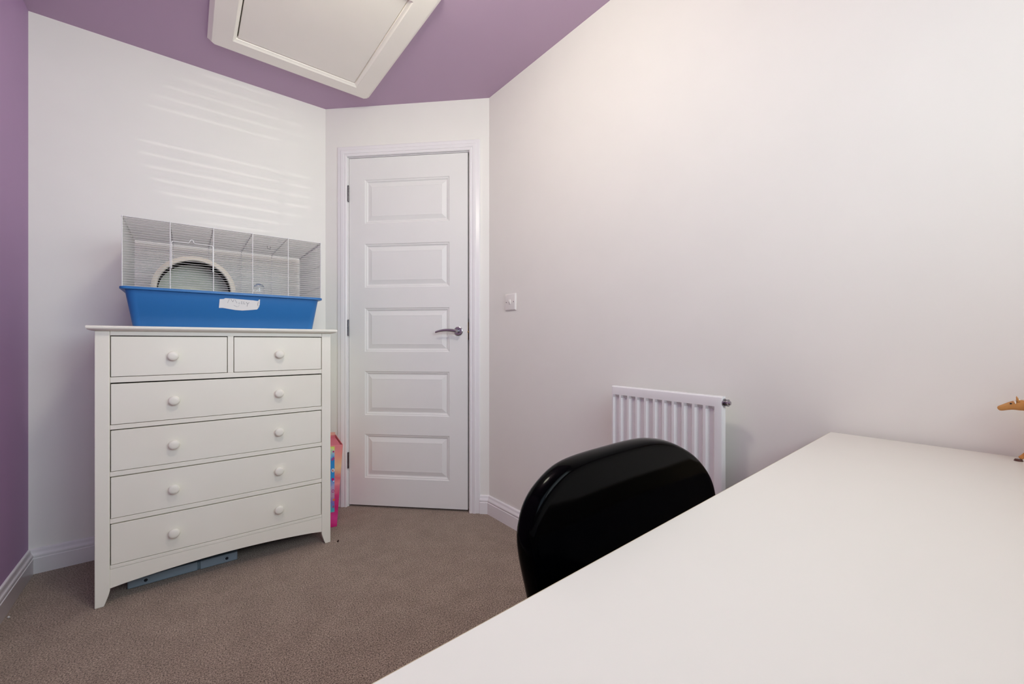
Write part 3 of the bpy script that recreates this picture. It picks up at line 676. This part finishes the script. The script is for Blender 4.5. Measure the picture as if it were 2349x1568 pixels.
# ------------------------------------------------------------------ desk
dk = empty('desk', (1.285, 0.314, 0), math.radians(1.93)); tag(dk, 'white rectangular desk with a plain smooth top in the foreground', 'desk')
DW, DP = 1.36, 0.66; dz = 0.715
bm = NB(); box(bm, -DW, 0, -DP, 0, dz-0.034, dz); build('desk_top', bm, M['desk'], dk, bevel=0.0008)
bm = NB(); box(bm, -DW+0.001, -0.001, 0.0, 0.0012, dz-0.033, dz-0.0010); build('edge_band', bm, M['desk_edge'], dk)
for x, y in ((-DW+0.09, -DP+0.09), (-0.09, -DP+0.09), (-DW+0.09, -0.09), (-0.09, -0.09)):
    bm = NB(); lathe(bm, [(0, 0.0), (0.022, 0.0), (0.022, 0.008), (0.019, 0.010), (0.019, dz-0.045), (0.045, dz-0.040), (0.045, dz-0.0345), (0, dz-0.0345)], 24, Matrix.Translation((x, y, 0))); build('leg', bm, M['gloss_white'], dk, smooth=True, angle=40)

# ------------------------------------------------------------------ black chair behind the desk edge
ck = empty('desk_chair', (0.52, 0.35, 0), math.radians(1.93)); tag(ck, 'glossy black plastic chair with rounded back tucked in at the white desk', 'chair')
cxo, HB = 0.52, 0.7985
# backrest outline: half-width as a function of height, with rounded shoulders; lower part tapers in to the seat
def outline():
    pts = []
    top = HB; r = 0.115; W_ = 0.236
    right = [(0.190, 0.44), (0.215, 0.52), (0.233, 0.60), (0.2385, 0.645), (0.2345, 0.672), (0.222, 0.698), (0.200, 0.723), (0.168, 0.748), (0.130, 0.7685), (0.086, 0.7855), (0.042, 0.7950), (0.0, 0.7985)]
    left = [(-0.06, 0.7990), (-0.120, 0.7985), (-0.155, 0.7955), (-0.180, 0.7880), (-0.205, 0.7735), (-0.2195, 0.7575), (-0.2265, 0.739), (-0.2285, 0.720), (-0.224, 0.693), (-0.214, 0.655), (-0.200, 0.60), (-0.188, 0.52), (-0.178, 0.44)]
    return right+left
def smooth_closed(P, sub=4, closed=False):
    out = []
    n = len(P)
    for i in range(n-1):
        p0 = P[max(i-1, 0)]; p1 = P[i]; p2 = P[i+1]; p3 = P[min(i+2, n-1)]
        for k in range(sub):
            t = k/sub
            out.append(tuple(0.5*((2*p1[d])+(-p0[d]+p2[d])*t+(2*p0[d]-5*p1[d]+4*p2[d]-p3[d])*t*t+(-p0[d]+3*p1[d]-3*p2[d]+p3[d])*t**3) for d in range(2)))
    out.append(P[-1]); return out
OL = smooth_closed(outline(), 4)
def back_y(x, z):                       # gentle concave lumbar curve, leaning back upwards
    return 0.30*max(0, 0.22-abs(x))**2*(-0) + 0.012*(1-(x/0.235)**2)*(0.6) - (z-0.80)*0.0
bm = NB(); cen = (0.0, 0.62)
def inset(p, k): return (cen[0]+(p[0]-cen[0])*k, cen[1]+(p[1]-cen[1])*k)
# layers from the middle of the front face over the rolled rim to the middle of the rear face
lay = [(0.15, 0.0), (0.5, 0.0), (0.80, 0.0), (0.93, 0.0), (0.962, -0.0005), (0.975, 0.0005), (0.986, 0.003), (0.995, 0.008), (1.0, 0.015), (0.997, 0.021), (0.988, 0.025), (0.97, 0.0265), (0.94, 0.024), (0.90, 0.012), (0.5, 0.011), (0.15, 0.011)]
RG = []
for k, dy in lay:
    row = []
    for p in OL:
        x, z = inset(p, k); z = max(z, 0.44)
        row.append(bm.verts.new((x, back_y(x, z)-0.006+dy, z)))
    RG.append(row)
for a, b in zip(RG, RG[1:]):
    for j in range(len(OL)-1): bm.faces.new((a[j], a[j+1], b[j+1], b[j]))
bm.faces.new(RG[0]); bm.faces.new(RG[-1][::-1])
for a, b in zip(RG, RG[1:]): pass
bm.faces.new([r[0] for r in RG]+[]); bm.faces.new([r[-1] for r in RG][::-1])
build('backrest', bm, M['black'], ck, smooth=True, angle=60)
# seat: rounded slab with a dished top, reaching under the desk
bm = NB(); RS = []
def seatpt(a, k):
    c, s = math.cos(a), math.sin(a); e = 0.5
    x = 0.205*k*math.copysign(abs(c)**e, c); y = -0.195+0.205*k*math.copysign(abs(s)**e, s)
    return x, y
for k, z in ((0.05, 0.437), (0.5, 0.439), (0.8, 0.445), (0.95, 0.450), (1.0, 0.446), (1.005, 0.436), (0.98, 0.428), (0.9, 0.428), (0.5, 0.427), (0.05, 0.426)):
    RS.append([bm.verts.new((*seatpt(2*math.pi*j/48, k), z)) for j in range(48)])
for a, b in zip(RS, RS[1:]):
    for j in range(48): bm.faces.new((a[j], a[(j+1) % 48], b[(j+1) % 48], b[j]))
bm.faces.new(RS[0]); bm.faces.new(RS[-1][::-1])
build('seat', bm, M['black'], ck, smooth=True, angle=60)
for sx in (-1, 1):
    bm = NB(); tube(bm, [(sx*0.165, -0.34, 0.424), (sx*0.190, -0.385, 0.0)], [0.011, 0.011], 12); build('leg', bm, M['black_metal'], ck, smooth=True, angle=50)
    bm = NB(); tube(bm, [(sx*0.170, 0.042, 0.62), (sx*0.172, 0.035, 0.46), (sx*0.178, 0.045, 0.36), (sx*0.190, 0.085, 0.0)], 0.011, 12); build('leg', bm, M['black_metal'], ck, smooth=True, angle=50)
    bm = NB(); tube(bm, [(sx*0.165, -0.34, 0.415), (sx*0.172, 0.036, 0.415)], 0.009, 10); build('seat_rail', bm, M['black_metal'], ck, smooth=True)

# ------------------------------------------------------------------ toy horse at the far end of the desk
th = empty('toy_horse', (1.262, -0.045, 0.7152), math.radians(0)); tag(th, 'small palomino toy horse standing on the desk against the wall', 'toy horse')
def skin_obj(name, verts, edges, radii, m, parent, sub=2, root=0):
    me = bpy.data.meshes.new(name); me.from_pydata(verts, edges, []); o = bpy.data.objects.new(name, me); COL.objects.link(o); o.parent = parent
    me.materials.append(m)
    s = o.modifiers.new('skin', 'SKIN'); s.use_smooth_shade = True
    for i, r in enumerate(radii):
        me.skin_vertices[0].data[i].radius = r if isinstance(r, tuple) else (r, r)
        me.skin_vertices[0].data[i].use_root = (i == root)
    ss = o.modifiers.new('sub', 'SUBSURF'); ss.levels = sub; ss.render_levels = sub
    return o
# local: +y is the nose direction, z up, x sideways; hoof-level z=0
V = [(0, -0.020, 0.074), (0, 0.008, 0.072), (0, 0.028, 0.075), (0, 0.036, 0.092), (0, 0.0445, 0.1085), (0, 0.0560, 0.1065), (0, 0.0665, 0.1050), (0, 0.0765, 0.0995), (0, 0.0845, 0.0960), (0, -0.045, 0.076), (0, -0.060, 0.072)]
E_ = [(0, 1), (1, 2), (2, 3), (3, 4), (4, 5), (5, 6), (6, 7), (7, 8), (0, 9), (9, 10)]
Rr = [(0.0165, 0.0185), (0.0165, 0.0185), (0.0145, 0.0175), (0.0105, 0.0150), (0.0080, 0.0125), (0.0078, 0.0118), (0.0062, 0.0085), (0.0048, 0.0062), (0.0042, 0.0052), (0.0165, 0.0170), (0.0120, 0.0120)]
def legv(sx, pts, att):
    i0 = len(V)
    for (y, z, r) in pts: V.append((sx, y, z)); Rr.append((r, r))
    E_.append((att, i0))
    for k in range(len(pts)-1): E_.append((i0+k, i0+k+1))
legv(-0.008, [(0.034, 0.052, 0.0078), (0.0385, 0.033, 0.0046), (0.0430, 0.024, 0.0034), (0.0530, 0.0085, 0.0036), (0.0565, 0.0050, 0.0044)], 2)
legv(0.008, [(0.030, 0.052, 0.0075), (0.027, 0.031, 0.0045), (0.026, 0.012, 0.0030), (0.028, 0.0050, 0.0038)], 2)
legv(-0.008, [(-0.058, 0.048, 0.0090), (-0.066, 0.031, 0.0045), (-0.064, 0.012, 0.0031), (-0.061, 0.0050, 0.0038)], 9)
legv(0.008, [(-0.050, 0.048, 0.0090), (-0.055, 0.031, 0.0045), (-0.050, 0.012, 0.0031), (-0.046, 0.0050, 0.0038)], 9)
skin_obj('body', V, E_, Rr, M['palomino'], th)
for sx, y in ((-0.008, 0.0575), (0.008, 0.0290), (-0.008, -0.0600), (0.008, -0.0450)):
    bm = NB(); lathe(bm, [(0, 0), (0.0060, 0), (0.0058, 0.0010), (0.0048, 0.0036), (0, 0.0042)], 16, Matrix.Translation((sx, y, 0))); build('hoof', bm, M['hoof'], th, smooth=True, angle=50)
for sx in (-1, 1):
    bm = NB(); lathe(bm, [(0.0030, 0), (0.0031, 0.003), (0.0022, 0.0065), (0.0010, 0.0090), (0, 0.0100)], 20, Matrix.Translation((sx*0.0045, 0.0580, 0.1140)) @ Matrix.Rotation(math.radians(-14), 4, 'X') @ Matrix.Rotation(math.radians(sx*12), 4, 'Y') @ Matrix.Diagonal((1, 0.55, 1, 1))); build('ear', bm, M['palomino'], th, smooth=True)
    bm = NB(); bmesh.ops.create_uvsphere(bm, u_segments=12, v_segments=8, radius=0.0016, matrix=Matrix.Translation((sx*0.0047, 0.0670, 0.1088))); build('eye', bm, M['eye'], th, smooth=True)
bm = NB()
for k in range(9):
    t = k/8; y = 0.051-0.026*t; z = 0.1165-0.030*t*t-0.004*t
    tube(bm, [(0.0, y, z), (-0.003, y-0.004, z+0.0015), (-0.0085, y-0.006, z-0.006), (-0.0095, y-0.006, z-0.014)], [0.0026, 0.003, 0.0022, 0.0008], 6)
build('mane', bm, M['mane'], th, smooth=True)
bm = NB(); tube(bm, [(0.0, 0.0560, 0.1165), (-0.003, 0.0600, 0.1165), (-0.0055, 0.0620, 0.1145), (-0.0075, 0.0610, 0.1095)], [0.0016, 0.0019, 0.0019, 0.0006], 12); build('forelock', bm, M['mane'], th, smooth=True)
bm = NB(); tube(bm, [(0, -0.068, 0.078), (0, -0.078, 0.074), (0, -0.084, 0.055), (0, -0.083, 0.030), (0, -0.080, 0.014)], [0.003, 0.0045, 0.0055, 0.005, 0.001], 8); build('tail', bm, M['mane'], th, smooth=True)

# ------------------------------------------------------------------ added fill light: an unseen globe above the middle of the room
gl = empty('fill_globe', (0.32, 0.98, ZC)); tag(gl, 'added unseen fill light, a white globe below the purple ceiling', 'lamp')
mgl = bpy.data.materials.new('fill_globe_glow'); mgl.use_nodes = True; pg = mgl.node_tree.nodes['Principled BSDF']
pg.inputs['Emission Color'].default_value = (1.0, 0.99, 0.80, 1); pg.inputs['Emission Strength'].default_value = GLOBE
bm = NB(); bmesh.ops.create_uvsphere(bm, u_segments=32, v_segments=20, radius=0.10, matrix=Matrix.Translation((0, 0, -0.17))); build('globe', bm, mgl, gl, smooth=True)
bm = NB(); lathe(bm, [(0, 0), (0.05, 0), (0.045, -0.02), (0.006, -0.025), (0.006, -0.060), (0.03, -0.065), (0.03, -0.085), (0, -0.085)], 24); build('stem', bm, M['gloss_white'], gl, smooth=True, angle=40)

# ------------------------------------------------------------------ bits on the carpet
bm = NB(); bmesh.ops.create_icosphere(bm, subdivisions=2, radius=0.005)
for v in bm.verts: v.co *= random.uniform(0.7, 1.2)
o = build('carpet_fluff', bm, M['fluff'], loc=(0.56, 2.03, 0.004)); tag(o, 'tiny dark speck of fluff on the carpet by the chest foot', 'fluff')
bm = NB(); bmesh.ops.create_icosphere(bm, subdivisions=1, radius=0.0035)
for v in bm.verts: v.co *= random.uniform(0.6, 1.3)
o = build('crumb', bm, M['crumb'], loc=(-0.478, 2.17, 0.003)); tag(o, 'tiny white crumb on the carpet beside the purple wall skirting', 'crumb')
